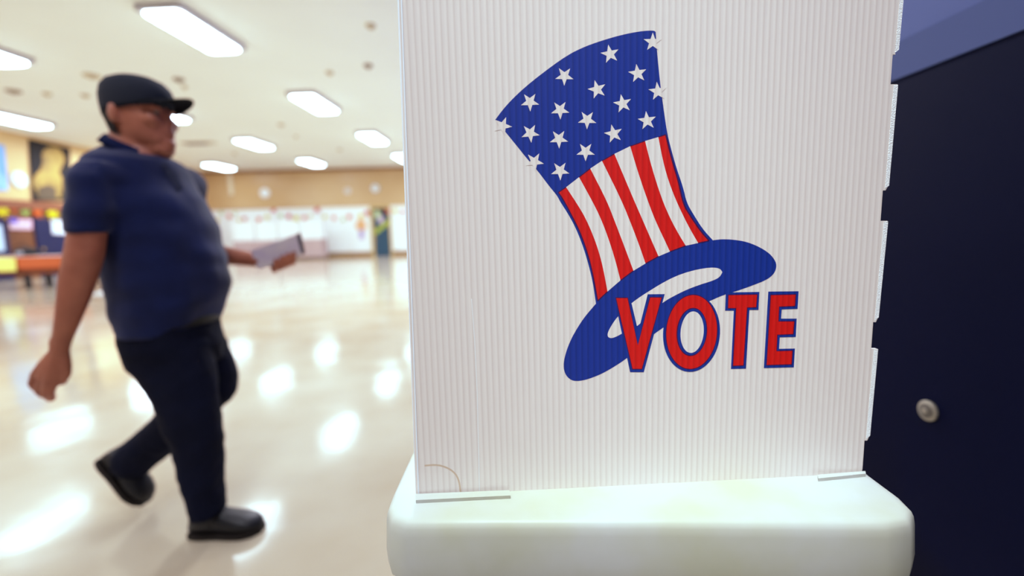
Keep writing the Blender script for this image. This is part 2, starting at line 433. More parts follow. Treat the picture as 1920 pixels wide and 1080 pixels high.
# decorations on the door
dq = lambda x, y: ony(x, y, YB-.1)
t = thing('door_poster', 'pale green and pink paper figure taped to the upper teal door', 'poster', dq(711, 422))
def dpoly(name, pts, m, par, k=1):
    bm = B(); prism(bm, [dq(*q)+n*k*.5 for q in pts], n*.3); return obj(name, bm, m, par)
dpoly('paper_top', [(702, 396), (707, 393), (713, 400), (715, 410), (710, 413), (704, 406)], mat('poster_green', rgb(196, 218, 170), .8), t)
dpoly('paper_bottom', [(710, 407), (716, 404), (720, 414), (716, 420), (711, 418)], mat('poster_pink', rgb(206, 186, 210), .8), t, 1.8)
bm = B(); prism(bm, [dq(*q)+n for q in [(702, 432), (729.5, 410), (730, 420), (704, 441)]], n*.4)
solo('door_banner', bm, mat('banner_lime', rgb(160, 176, 62), .7), dq(716, 428), 'lime green diagonal paper banner across the teal door', 'banner')
bm = B(); prism(bm, [dq(*q)+n*.05 for q in [(700.5, 391.5), (721, 391), (721.3, 402), (701, 402)]], n*.3)
solo('door_sheet', bm, mat('sheet_black', rgb(34, 34, 40), .8), dq(716, 402), 'black paper sheet on the top of the teal door', 'poster')

# voting screens on draped tables along the far wall
YT = 24.6
def tq(x, y, Y=YT): return ony(x, y, Y)
cloth_pink = mat('pink_tablecloth', rgb(186, 166, 166), .85, .1, col2=rgb(194, 174, 172), noise_scale=1)
steel = mat('grey_steel', rgb(120, 120, 122), .4, .5, metallic=.6)
x_edges = [tq(436, 465).x, tq(521, 465).x, tq(606, 465).x]
ztab = tq(520, 450).z
names = ['pink draped table partly behind the man\'s papers, left of its twin', 'pink draped table standing nearest the teal door']
for i in range(2):
    xa, xb = x_edges[i]+.06, x_edges[i+1]-.06
    t = thing('draped_table', names[i], 'table', ((xa+xb)/2, YT+.4, 0), 'pink draped tables at the far wall')
    obj('tabletop', bx((xa, YT, ztab-.04), (xb, YT+.8, ztab-.002)), mat('tabletop_grey', rgb(190, 186, 182), .5), t)
    bm = B(); N = 60   # gathered skirt round the three open sides
    path = [V((xa-.01, YT+.8, 0)), V((xa-.01, YT-.01, 0)), V((xb+.01, YT-.01, 0)), V((xb+.01, YT+.8, 0))]
    pts = []
    for j in range(3):
        d = path[j+1]-path[j]; nn = V((d.y, -d.x, 0)).normalized(); k = int(d.length*18)
        for s in range(k): pts.append((path[j]+d*(s/k), -nn*(.018*math.sin(s*PI/2)) ))
    top = [bm.verts.new(p+V((0, 0, ztab))) for p, w in pts]; bot = [bm.verts.new(p-w+V((0, 0, .12))) for p, w in pts]
    for j in range(len(pts)-1): bm.faces.new((top[j], bot[j], bot[j+1], top[j+1]))
    obj('skirt', bm, cloth_pink, t)
    for sx in (xa+.08, xb-.08):
        for yy in (YT+.08, YT+.72):
            bm = B(); seg_tube(bm, (sx, yy, 0), (sx, yy, ztab-.04), .025, .025); obj('leg', bm, steel, t, smooth=True)
zs = tq(500, 416).z
screen_m = mat('white_screen_board', rgb(246, 248, 248), .6, .2)
slab = ['white folded voting screen on the far pink table, behind the man\'s elbow', 'white folded voting screen second from the man, left half of the far tables',
        'white folded voting screen above the man\'s papers', 'white folded voting screen nearest the teal door']
x0, x1 = tq(412, 430).x, x_edges[2]
x0 = x_edges[0]
for i in range(4):
    a = x0+(x1-x0)*i/4+.03; b = x0+(x1-x0)*(i+1)/4-.03
    t = thing('voting_screen', slab[i], 'voting screen', ((a+b)/2, YT+.3, ztab), 'white voting screens on the far tables')
    obj('front_board', bx((a, YT+.10, ztab), (b, YT+.115, zs)), screen_m, t)
    obj('side_board', bx((a, YT+.115, ztab), (a+.015, YT+.65, zs)), screen_m, t)
    obj('side_board', bx((b-.015, YT+.115, ztab), (b, YT+.65, zs)), screen_m, t)

# ------------------------------------------------------------------ left wall
def lq(x, y, off=.03): return onx(x, y, XL+off)
def lpoly(name, pts, m, par=None, off=.03, th=.012):
    bm = B(); prism(bm, [lq(*q, off) for q in pts], (th, 0, 0)); return obj(name, bm, m, par)
def lsolo(name, pts, m, lab, cat, off=.03, grp=None):
    bm = B(); prism(bm, [lq(*q, off) for q in pts], (.012, 0, 0))
    c = sum((lq(*q, 0) for q in pts), V())/len(pts)
    return solo(name, bm, m, c, lab, cat, grp)
blue_p = mat('poster_sky_blue', rgb(88, 148, 222), .6, col2=rgb(140, 190, 236), noise_scale=.9)
lsolo('wall_poster', [(-40, 262), (8, 273), (15, 357), (-40, 357)], blue_p, 'bright blue poster on the tan wall at the left edge, beside the pale clock', 'poster')
t = thing('wall_banner', 'black hanging banner with a golden bust on the tan wall behind the man\'s shoulder', 'banner', lq(95, 375, 0))
lpoly('banner_cloth', [(53, 260), (131, 278), (133, 377), (60, 377)], mat('banner_black', rgb(26, 24, 26), .8), t)
gold = mat('bust_gold', rgb(176, 142, 68), .6, col2=rgb(108, 88, 48), noise_scale=1.6)
lpoly('golden_bust', [(78, 290), (84, 280), (95, 274), (108, 277), (117, 287), (121, 300), (116, 312), (110, 322), (116, 334), (117, 355), (114, 372), (72, 372), (66, 356), (58, 342), (66, 328), (76, 318), (80, 305)], gold, t, off=.045)
lpoly('lower_band', [(72, 352), (90, 346), (104, 352), (106, 375), (72, 375)], mat('bust_brown', rgb(86, 74, 56), .8), t, off=.06)  # dull brown band across the foot of the bust
# flag poster
t = thing('flag_poster', 'small pink and blue flag poster below the leaf garland on the left wall', 'flag', lq(38, 430, 0))
lpoly('flag_stripes', [(17, 411), (58, 412), (58, 431), (18, 430)], mat('flag_pink', rgb(226, 170, 196), .7), t, off=-.002, th=.04)
for k in range(3):
    y = 414+k*5.6
    lpoly('white_stripe', [(17.5, y), (58, y+1.4), (58, y+3.6), (17.5, y+2.2)], mat('flag_white', rgb(240, 226, 236), .7), t, off=.045)
lpoly('flag_canton', [(17, 409), (33, 410), (33, 419), (17, 418)], mat('flag_blue', rgb(92, 84, 190), .7), t, off=.06)
paper = mat('white_paper', rgb(226, 232, 244), .7)
lsolo('paper_notice', [(96, 413), (124, 414), (124, 440), (98, 438)], paper, 'white paper notice on the navy door behind the man\'s sleeve', 'notice', off=.075)
lsolo('paper_notice', [(-20, 420), (2, 422), (9, 470), (-20, 472)], mat('pale_blue_paper', rgb(190, 214, 240), .7), 'pale blue paper notice on the navy door at the left edge', 'notice', off=.075)
for x, y, c, s, lab in [(5, 396, 'yellow', 13, 'large yellow paper leaf at the left edge below the brown rail'), (27, 392, 'orange', 9.5, 'orange paper leaf between the yellow and the green one over the flag poster'),
                   (49, 396, 'green', 10.5, 'pale green paper leaf just right above the flag poster'), (71, 399, 'orange', 10.5, 'orange paper leaf right of the pale green leaf on the left wall'),
                   (98, 401, 'yellow', 14, 'yellow paper leaf above the white notice on the navy door'), (121, 398, 'orange', 8, 'orange paper leaf touching the man\'s dark sleeve on the left wall')]:
    leaf(lq(x, y, .06 if x in (5, 98, 71) else .0), V((1, 0, 0)), V((0, 1, 0)), c, s*.0205, lab, 'paper autumn leaves on the left wall', random.uniform(-40, 40))

# orange draped table by the left wall
YO = 12.6
fl, frr = onz(-60, 536, 0), onz(135, 531, 0)
zt_o = ony(60, 480, 12.3).z
ya, yb = 12.0, 12.75
xa, xb = -14.6, -10.9
t = thing('serving_table', 'long table with orange cloth skirt left of the man', 'table', ((xa+xb)/2, (ya+yb)/2, 0))
obj('tabletop', bx((xa, ya, zt_o-.04), (xb, yb, zt_o), .005), mat('tabletop_pale', rgb(214, 208, 206), .5), t)
zo2 = ony(60, 503, ya).z
bm = B(); pts = []
k = 90
for s in range(k+1): pts.append(V((xa-.02+(xb-xa+.04)*s/k, ya-.02-.015*math.sin(s*1.3), 0)))
top = [bm.verts.new(V((q.x, ya-.01, zt_o-.01))) for q in pts]; bot = [bm.verts.new(q+V((0, 0, zo2))) for q in pts]
for s in range(k): bm.faces.new((top[s], bot[s], bot[s+1], top[s+1]))
obj('cloth_skirt', bm, mat('orange_cloth', rgb(190, 96, 58), .8, .1), t, smooth=True)
obj('apron', bx((xa+.05, ya+.03, zo2-.16), (xb-.05, ya+.06, zt_o-.05)), mat('apron_brown', rgb(112, 58, 30), .7), t)
for sx in (xa+.5, -12.55, xb-.2):
    for yy in (ya+.1, yb-.1):
        bm = B(); box(bm, (sx-.05, yy-.05, 0), (sx+.05, yy+.05, zt_o-.04)); obj('leg', bm, mat('black_leg', rgb(28, 28, 32), .5), t)
bm = B(); prism(bm, [ony(*q, ya-.05) for q in [(-14, 483), (29, 484), (31, 508), (-14, 510)]], (0, -.008, 0))
solo('yellow_sign', bm, mat('yellow_sign_paper', rgb(236, 226, 120), .7), ony(8, 508, ya-.05), 'yellow paper sign hanging on the orange table skirt at the left edge', 'sign')
# rounded black bag on the table
c = ony(50, 474, 12.4)
bm = B(); sphere(bm, (c.x, 12.4, zt_o+.10), (.30, .16, .13), 20); sphere(bm, (c.x-.12, 12.4, zt_o+.09), (.2, .15, .1), 16)
me = remesh(bm, .02, 3)
t = thing('shoulder_bag', 'black bag lying on the orange draped table below the flag poster', 'bag', (c.x, 12.4, zt_o))
for v in me.vertices: v.co.z = max(v.co.z, zt_o)
obj('bag_body', me, mat('bag_black', rgb(30, 30, 36), .7), t, smooth=True)
bm = B(); chain(bm, [V((c.x+.22*math.cos(a), 12.3, zt_o+.16+.14*math.sin(a))) for a in [k*PI/8 for k in range(9)]], [.014]*9, 8); obj('bag_strap', bm, mat('strap_black', rgb(24, 24, 28), .6), t, smooth=True)
bm = B(); sphere(bm, (c.x-.02, 12.24, zt_o+.08), (.10, .03, .05), 14); obj('bag_buckle', bm, mat('buckle_grey', rgb(150, 156, 168), .5), t, smooth=True)
# low storage crates under the table
for px, col, lab in ((22, (112, 104, 98), 'grey crate under the orange table at the left edge'), (55, (150, 138, 126), 'pale grey crate under the orange table beside its black leg')):
    q = onz(px, 532, 0); cx = q.x
    t = thing('storage_crate', lab, 'crate', (cx, 12.3, 0))
    m = mat('crate_%d' % px, rgb(*col), .7)
    bm = B()
    for lo, hi in (((cx-.26, 12.22, 0), (cx+.26, 12.54, .03)), ((cx-.26, 12.22, .03), (cx+.26, 12.25, .32)), ((cx-.26, 12.51, .03), (cx+.26, 12.54, .32)), ((cx-.26, 12.25, .03), (cx-.23, 12.51, .32)), ((cx+.23, 12.25, .03), (cx+.26, 12.51, .32))):
        box(bm, lo, hi)
    obj('crate_body', bm, m, t)
    obj('crate_rim', (lambda b: (box(b, (cx-.28, 12.20, .30), (cx+.28, 12.23, .34)), b)[1])(B()), m, t)
# dark chair half hidden by the man's back
pc = onz(196, 543, 0)
t = thing('stacking_chair', 'dark green chair mostly hidden behind the man\'s back', 'chair', pc)
chm = mat('chair_dark_green', rgb(36, 46, 44), .6)
sw = .21
obj('seat', bx(pc+V((-sw, -.2, .43)), pc+V((sw, .2, .47)), .015), chm, t)
obj('backrest', bx(pc+V((-sw, .17, .60)), pc+V((sw, .20, .90)), .012), chm, t)
for sx in (-1, 1):
    for yy in (-.18, .18):
        bm = B(); seg_tube(bm, pc+V((sx*.19, yy, 0)), pc+V((sx*.19, yy, .43 if yy < 0 else .88)), .014, .014, 10); obj('leg', bm, steel, t, smooth=True)
q = onz(188, 552, 0)
bm = B()
for k in range(3):
    a = .3*k; u = V((math.cos(a), math.sin(a), 0)); w = V((-u.y, u.x, 0)); cc = q+V((.05*k, .04*k, .004+.012*k))
    prism(bm, [cc-u*.16-w*.11, cc+u*.16-w*.11, cc+u*.17+w*.11+V((0, 0, .03)), cc-u*.15+w*.11+V((0, 0, .02))], (0, 0, .004))
solo('loose_paper', bm, mat('floor_paper', rgb(236, 240, 244), .7), q, 'white loose papers lying on the floor behind the man\'s elbow', 'paper')

# ------------------------------------------------------------------ the voting booth
ZT = .80
PA, PB = onz(780, 930, ZT), onz(1620, 887, ZT)
PN = (PB-PA).cross(V((0, 0, 1))).normalized()          # faces the camera
if PN.y > 0: PN = -PN
panel_white = fluted('corrugated_white', rgb(233, 223, 216), .90)
def pp(x, y, off=0): return onplane(x, y, PA, PN) + PN*off
booth_base = V(((PA.x+PB.x)/2, PA.y+.15, 0))
booth = thing('voting_booth', 'white corrugated voting booth with a stars and stripes hat and the word VOTE', 'voting booth', booth_base)
# front panel with the toothed edge down its right side
EXT = 1.0
ytop = -330
def edge_l(y): return 780 + (748-780)*(930-y)/930
def edge_r(y): return 1617 + (1674-1617)*(880-y)/780 if y > 100 else 1674+(100-y)*.085
out = [(780, 931), (edge_l(600), 600), (edge_l(300), 300), (748, 0), (edge_l(ytop), ytop)]
tabs = [(ytop, 102), (158, 357), (414, 604), (654, 826)]
right = []
def tabx(y): return 13*(1 if y < 500 else .9)
pts_r = []
for a, b in tabs:
    pts_r += [(edge_r(a), a-.01), (edge_r(a)+tabx(a), a), (edge_r(b)+tabx(b)-(9 if b in (102,) else 3), b-8), (edge_r(b)+5, b), (edge_r(b), b+.01)]
pts_r[0] = (edge_r(ytop)+13, ytop); pts_r.pop(1)
pts_r += [(1617, 880), (1615, 888)]
TH = .004
outline = [(x, y) for x, y in out] + pts_r
bm = B(); prism(bm, [pp(x, y) for x, y in outline], -PN*TH)
panel = obj('privacy_panel', bm, panel_white, booth)
edge_m = mat('cut_edge_white', rgb(250, 252, 252), .5, .3, bump=.4, bump_scale=900)
for a, b in tabs:   # pale cut edge of each tooth
    bm = B(); prism(bm, [pp(edge_r(a)+tabx(a)-7, a+2, .0002), pp(edge_r(a)+tabx(a)+1, a+1, .0002), pp(edge_r(b)+tabx(b)-1.5, b-9, .0002), pp(edge_r(b)+tabx(b)-9, b-3, .0002)], -PN*(TH+.0004))
    obj('edge_tooth', bm, edge_m, panel)
bm = B(); prism(bm, [pp(edge_l(ytop)-4, ytop, -.001), pp(edge_l(ytop)+6, ytop, .0004), pp(786, 931, .0004), pp(779, 931, -.001)], -PN*TH)
obj('folded_edge', bm, mat('fold_white', rgb(228, 234, 242), .45), panel)
# side panels running back from the front panel
back = -PN
for nm, e in (('left', edge_l), ('right', edge_r)):
    xoff = 3 if nm == 'left' else -6
    a = pp(e(900)+xoff, 905, -TH-.0005); b = pp(e(ytop)+xoff, ytop, -TH-.0005)
    bm = B(); a.z = ZT+.001
    prism(bm, [a, a+back*.36, b+back*.36+V((0, 0, -.12)), b], (PB-PA).normalized()*(TH if nm == 'left' else -TH))
    obj('side_panel', bm, panel_white, booth)

# printed hat and lettering
blue = fluted('print_blue', rgb(19, 48, 140), .82)
red = fluted('print_red', rgb(212, 22, 18), .84)
dark = fluted('print_dark', rgb(66, 12, 66), .9)
def c1(l): return [(900+x*.32292, 40+y*.32292) for x, y in l]
def c2(l): return [(980+x/3, 380+y/3) for x, y in l]
def c3(l): return [(1060+x/6, 520+y/6) for x, y in l]
def smooth_poly(pts, it=2):
    for _ in range(it):
        q = []
        for a, b in zip(pts[:-1], pts[1:]):
            q += [(a[0]*.75+b[0]*.25, a[1]*.75+b[1]*.25), (a[0]*.25+b[0]*.75, a[1]*.25+b[1]*.75)]
        pts = [pts[0]]+q+[pts[-1]]
    return pts
def decal(bm, pts, layer, mi):
    flat(bm, [pp(x, y, .00006*layer) for x, y in pts], mi)
hat = B()
left_edge = c1([(88, 572), (150, 645), (215, 725), (275, 800), (335, 868), (400, 955), (450, 1015)]) + c2([(208, -10), (260, 70), (302, 150), (341, 250), (371, 350), (395, 450), (412, 568)])
right_edge = c1([(1020, 62), (1024, 120), (1032, 220), (1045, 350), (1062, 480), (1085, 640), (1105, 725), (1140, 850), (1180, 965)]) + c2([(922, 0), (963, 70), (1012, 148), (1072, 214)])
top_arc = c1([(88, 572), (150, 490), (240, 400), (350, 310), (500, 200), (610, 145), (750, 98), (860, 70), (950, 55), (1010, 53), (1020, 62)])
hat_crown = smooth_poly(top_arc) + smooth_poly(right_edge) + list(reversed(smooth_poly(left_edge)))
brim = c2([(412, 568), (480, 495), (545, 436), (620, 382), (690, 342), (765, 299), (830, 272), (915, 239), (985, 222), (1072, 211), (1120, 205), (1190, 208), (1260, 220), (1330, 248), (1390, 286), (1424, 330), (1428, 367), (1410, 405), (1370, 435), (1300, 463), (1205, 497), (1140, 515), (1060, 549), (980, 588), (900, 634),
           (820, 683), (740, 737), (690, 782), (640, 832), (585, 876), (520, 920), (450, 960), (400, 981), (350, 998), (300, 1005), (265, 995), (237, 962), (228, 915), (240, 850), (270, 770), (310, 700), (350, 640), (412, 568)])
decal(hat, hat_crown, 1, 0)
decal(hat, smooth_poly(brim)[:-1], 1.4, 0)
hole = c2([(1122, 388), (1107, 369), (1060, 364), (990, 374), (920, 392), (850, 418), (780, 455), (720, 492), (660, 530), (612, 565), (565, 608), (525, 652), (495, 697), (476, 737), (480, 757), (500, 763), (530, 752), (560, 735), (640, 700), (690, 650), (740, 600), (800, 553), (850, 525), (920, 490), (1000, 460), (1060, 442), (1105, 422), (1122, 395), (1122, 388)])
decal(hat, smooth_poly(hole)[:-1], 2.2, 1)
# stripes: edge polylines from the band down to the brim
E = [
 c1([(455, 993)]) + c2([(232, -12), (275, 70), (316, 150), (351, 240), (381, 340), (402, 440), (422, 552)]),
 c1([(500, 963), (565, 1062)]) + c2([(350, 80), (395, 180), (430, 280), (455, 380), (477, 500)]),
 c1([(575, 905), (655, 1050)]) + c2([(440, 90), (482, 200), (520, 320), (550, 437)]),
 c1([(640, 855), (735, 1040)]) + c2([(520, 110), (560, 215), (592, 300), (623, 383)]),
 c1([(708, 810), (822, 1040)]) + c2([(610, 120), (652, 230), (691, 342)]),
 c1([(780, 770), (890, 1030)]) + c2([(680, 110), (730, 225), (764, 302)]),
 c1([(872, 725), (918, 880), (978, 1055)]) + c2([(750, 110), (800, 215), (828, 275)]),
 c1([(958, 695), (1000, 860), (1055, 1030)]) + c2([(830, 90), (880, 182), (917, 242)]),
 c1([(1035, 672), (1070, 850), (1120, 1000)]) + c2([(910, 90), (960, 182), (987, 227)]),
 c1([(1078, 658), (1112, 800), (1152, 930)]) + c2([(903, 10), (943, 75), (1000, 160), (1048, 214)]),
]
E = [smooth_poly(e, 2) for e in E]
for i in range(9):
    decal(hat, E[i]+list(reversed(E[i+1])), 2.2, 2 if i % 2 == 0 else 1)
# dark overprint where the red meets the blue: thin lines round the striped field
def ribbon(bm, pts, w, layer, mi):
    L, R = [], []
    for i, p in enumerate(pts):
        a = pts[max(0, i-1)]; b = pts[min(len(pts)-1, i+1)]
        dx, dy = b[0]-a[0], b[1]-a[1]; k = math.hypot(dx, dy) or 1
        L.append((p[0]-dy/k*w, p[1]+dx/k*w)); R.append((p[0]+dy/k*w, p[1]-dx/k*w))
    for i in range(len(pts)-1):
        decal(bm, [L[i], L[i+1], R[i+1], R[i]], layer, mi)
ribbon(hat, E[0], 1.0, 2.8, 3); ribbon(hat, E[9], 1.3, 2.8, 3)
for i in (0, 2, 4, 6, 8):
    ribbon(hat, [E[i][0], E[i+1][0]], .9, 2.8, 3); ribbon(hat, [E[i][-1], E[i+1][-1]], .9, 2.8, 3)
stars = [(490, 318, 91), (755, 190, -101), (915, 303, -98), (1003, 121, -90), (680, 396, -105), (828, 478, -101), (1032, 407, -96), (290, 468, 88), (465, 515, 88), (622, 572, 91), (970, 577, -97), (292, 650, 84),
         (458, 683, 88), (775, 653, -103), (131, 608, 76), (316, 815, 84), (613, 757, 90), (465, 868, 88)]
for x, y, a in stars:
    pts = []
    for k in range(10):
        r = 56 if k % 2 == 0 else 22.5; t_ = math.radians(a+36*k); pts.append((x+r*math.cos(t_), y+r*math.sin(t_)))
    decal(hat, c1(pts), 2.6, 1)
obj('hat_emblem', hat, [blue, panel_white, red, dark], panel)
sc = B(); ribbon(sc, smooth_poly([(796, 873), (822, 871), (846, 880), (860, 896), (864, 926)]), 1.6, 1.0, 0)
obj('scuff_arc', sc, mat('tape_scuff', rgb(206, 184, 160), .6), panel)
sc = B(); ribbon(sc, [(884, 560), (890, 640), (895, 740), (899, 928)], .9, 1.0, 0); obj('crease', sc, mat('crease_white', rgb(238, 236, 234), .5), panel)
vote = B()
def grow(pts, d):
    n = len(pts); out = []; area_ = sum(pts[i][0]*pts[(i+1) % n][1]-pts[(i+1) % n][0]*pts[i][1] for i in range(n)); sg = 1 if area_ > 0 else -1
    for i in range(n):
        p0, p1, p2 = pts[i-1], pts[i], pts[(i+1) % n]
        def nrm(a, b):
            dx, dy = b[0]-a[0], b[1]-a[1]; k = math.hypot(dx, dy) or 1; return (dy/k*sg, -dx/k*sg)
        a, b = nrm(p0, p1), nrm(p1, p2); s = 1+a[0]*b[0]+a[1]*b[1]; s = max(s, .35)
        out.append((p1[0]+(a[0]+b[0])/s*d, p1[1]+(a[1]+b[1])/s*d))
    return out
Vb = c3([(552, 205), (714, 215), (745, 300), (820, 612), (928, 190), (1118, 188), (882, 1066), (728, 1066)])
Vb = c3([(548, 222), (716, 220), (748, 305), (820, 612), (926, 190), (1118, 188), (882, 1066), (728, 1066)])
Vr = c3([(572, 234), (698, 234), (815, 768), (955, 228), (1080, 228), (858, 1028), (757, 1028)])
Tb = c2([(1142, 505), (1331, 502), (1326, 603), (1275, 603), (1256, 933), (1171, 935), (1187, 607), (1138, 607)])
Tr = c2([(1158, 521), (1317, 518), (1312, 587), (1261, 589), (1240, 914), (1184, 916), (1201, 592), (1156, 592)])
Eb = c2([(1381, 500), (1552, 498), (1546, 597), (1457, 600), (1453, 652), (1541, 652), (1536, 755), (1446, 757), (1442, 822), (1531, 820), (1525, 926), (1356, 930)])
Er = c2([(1396, 521), (1534, 518), (1530, 580), (1441, 584), (1437, 669), (1526, 669), (1520, 738), (1431, 742), (1426, 836), (1516, 834), (1511, 908), (1373, 912)])
for b_, r_ in ((Vb, Vr), (Tb, Tr), (Eb, Er)):
    decal(vote, b_, 3, 0); decal(vote, grow(r_, 1.4), 3.5, 3); decal(vote, r_, 4, 2)
def oval(cx, cy, rx, ry, slant, n=64):
    return c3([(cx+rx*math.cos(2*PI*i/n)-slant*math.sin(2*PI*i/n), cy+ry*math.sin(2*PI*i/n)) for i in range(n)])
decal(vote, oval(1419, 626, 321, 437, 18), 3, 0)
decal(vote, oval(1420, 614, 292, 423, 18), 3.5, 3); decal(vote, oval(1420, 614, 284, 414, 18), 4, 2)
decal(vote, oval(1422, 614, 172, 272, 16), 4.5, 3); decal(vote, oval(1424, 614, 163, 262, 16), 5, 0); decal(vote, oval(1425, 616, 130, 233, 14), 5.5, 1)
obj('vote_lettering', vote, [blue, panel_white, red, dark], panel)

# moulded tray the panel stands on
tray_m = mat('moulded_white_plastic', rgb(174, 177, 172), .45, .3, col2=rgb(166, 168, 146), noise_scale=9)
TL = [(-.131, .80), (-.138, .50), (-.124, .437), (-.06, .428), (.15, .422), (.34, .411), (.405, .417), (.430, .452), (.437, .52), (.440, .80)]
TL = [(-.134, .86), (-.137, .62), (-.140, .50), (-.139, .475), (-.130, .455), (-.112, .444), (-.02, .440), (.15, .430), (.32, .417), (.375, .413), (.405, .418), (.424, .434), (.431, .458), (.436, .52), (.444, .86)]
def tray_ring(inset, z):
    n = len(TL); out_ = []
    g = grow([(x, y) for x, y in TL], -inset)
    return [V((x, y, z)) for x, y in g]
bm = B()
hb = ony(760, 1100, .44).z
rings = [tray_ring(.004, hb), tray_ring(-.002, hb+.004), tray_ring(-.003, hb+.02), tray_ring(-.001, ZT-.016), tray_ring(.0003, ZT-.008), tray_ring(.0025, ZT-.003), tray_ring(.006, ZT-.0008), tray_ring(.012, ZT)]
loft(bm, rings); fix(bm)
tray = obj('tray', bm, tray_m, booth, autosmooth=50)
for pts in ([(779, 932), (955, 925), (957, 935), (780, 944)], [(1533, 896), (1622, 889), (1623, 894), (1534, 903)]):
    bm = B(); q = [onz(x, y, ZT) for x, y in pts]; prism(bm, q, (0, 0, .004)); obj('slot_rib', bm, tray_m, tray)
legm = mat('dark_leg_metal', rgb(40, 40, 46), .4, .5, metallic=.5)
for x, y, dx, dy in ((-.10, .475, -.03, -.03), (.40, .46, .03, -.03), (-.10, .80, -.03, .05), (.40, .80, .03, .05)):
    bm = B(); seg_tube(bm, (x, y, hb+.002), (x+dx, y+dy, .02), .011, .011, 14); lg = obj('leg', bm, legm, booth, smooth=True)
    bm = B(); seg_tube(bm, (x+dx, y+dy, 0), (x+dx, y+dy, .03), .016, .014, 14); obj('rubber_foot', bm, mat('rubber_black', rgb(22, 22, 22), .8), lg, smooth=True)

# ------------------------------------------------------------------ the walking man
def section(xl, xr, y, cy, b=None, yr=None):
    """an upright body section whose outline fills xl..xr in the photo's row y, centred at depth cy"""
    yr = y if yr is None else yr
    d1, d2 = ray(xl, y), ray(xr, yr)
    m1, m2 = d1.x/d1.y, d2.x/d2.y
    S = (m2-m1)*cy
    lo, hi = .005, .6
    for _ in range(50):
        a = (lo+hi)/2; bb = a if b is None else b
        if math.sqrt(a*a+m1*m1*bb*bb)+math.sqrt(a*a+m2*m2*bb*bb) < S: lo = a
        else: hi = a
    a = max(a, .03 if b else .005); bb = a if b is None else b
    cx = (m1*cy+math.sqrt(a*a+m1*m1*bb*bb) + m2*cy-math.sqrt(a*a+m2*m2*bb*bb))/2
    xm = (xl+xr)/2; z = ony(xm, (y+yr)/2, cy).z
    return (cx, cy, z, a, bb)
def rings_of(secs, shrink=0, p=2.2): return [ell(c, d, z, max(.01, a-shrink), max(.01, b-shrink), 32, p) for c, d, z, a, b in secs]
CY = 1.68
foot_r = onz(420, 1004, 0)
skin = None
def skin_material():
    m = bpy.data.materials.new('skin'); m.use_nodes = True
    nt = m.node_tree; b = nt.nodes['Principled BSDF']; L = nt.links
    tc = nt.nodes.new('ShaderNodeTexCoord'); n = nt.nodes.new('ShaderNodeTexNoise'); n.inputs['Scale'].default_value = 14; n.inputs['Detail'].default_value = 3
    L.new(tc.outputs['Object'], n.inputs['Vector'])
    r = nt.nodes.new('ShaderNodeValToRGB'); r.color_ramp.elements[0].position = .3; r.color_ramp.elements[1].position = .7
    r.color_ramp.elements[0].color = rgb(150, 84, 62); r.color_ramp.elements[1].color = rgb(174, 104, 78)
    L.new(n.outputs['Fac'], r.inputs['Fac']); L.new(r.outputs['Color'], b.inputs['Base Color'])
    b.inputs['Roughness'].default_value = .5; b.inputs['Subsurface Weight'].default_value = .05; b.inputs['Subsurface Radius'].default_value = (.01, .004, .002)
    return m
skin = skin_material()
man = thing('person', 'man in black cap, navy polo shirt and dark trousers walking with papers in hand', 'person', (foot_r.x, CY, 0))

torso = [section(192, 284, 281, CY, .085), section(176, 322, 296, CY, .125), section(160, 348, 308, CY, .165), section(150, 362, 335, CY, .195), section(150, 385, 375, CY, .205), section(165, 407, 430, CY, .205), section(180, 424, 480, CY, .20),
         section(192, 431, 525, CY, .20), section(203, 431, 565, CY, .195), section(211, 418, 592, CY, .19), section(216, 408, 618, CY, .185)]
AY = 1.45   # near (right) arm
sleeve = [section(142, 210, 306, AY+.06), section(124, 214, 332, AY+.01), section(116, 218, 365, AY), section(116, 218, 400, AY-.01), section(117, 212, 436, AY-.02)]
arm = [section(140, 195, 350, AY+.01), section(130, 203, 400, AY-.01), section(123, 203, 435, AY-.02), section(115, 198, 480, AY-.03), section(107, 187, 520, AY-.035), section(103, 173, 560, AY-.04), section(99, 156, 600, AY-.04), section(95, 140, 635, AY-.035), section(92, 133, 655, AY-.03)]
LY = 1.93   # far (left) arm
hips = [section(214, 412, 596, CY, .18), section(219, 416, 622, CY, .18), section(224, 424, 650, CY, .175), section(234, 420, 680, CY, .165)]
RL = foot_r.y+.0
leg_r = [section(226, 392, 640, 1.63, .10), section(234, 400, 670, 1.62, .10), section(256, 407, 705, 1.61, .10), section(276, 411, 740, 1.605, .095), section(295, 416, 780, 1.60, .09), section(312, 421, 820, RL, .085), section(326, 422, 860, RL, .08),
         section(337, 421, 900, RL, .078), section(346, 424, 935, RL, .075), section(353, 428, 962, RL, .072)]
TY = 1.78
thigh_l = [section(290, 425, 640, TY, .095), section(305, 441, 675, TY, .095), section(322, 448, 705, TY, .09), section(345, 447, 735, TY, .08), section(372, 432, 757, TY, .06)]
shank = [ony(403, 722, TY), ony(350, 778, TY+.01), ony(292, 828, TY+.02), ony(252, 862, TY+.02)]
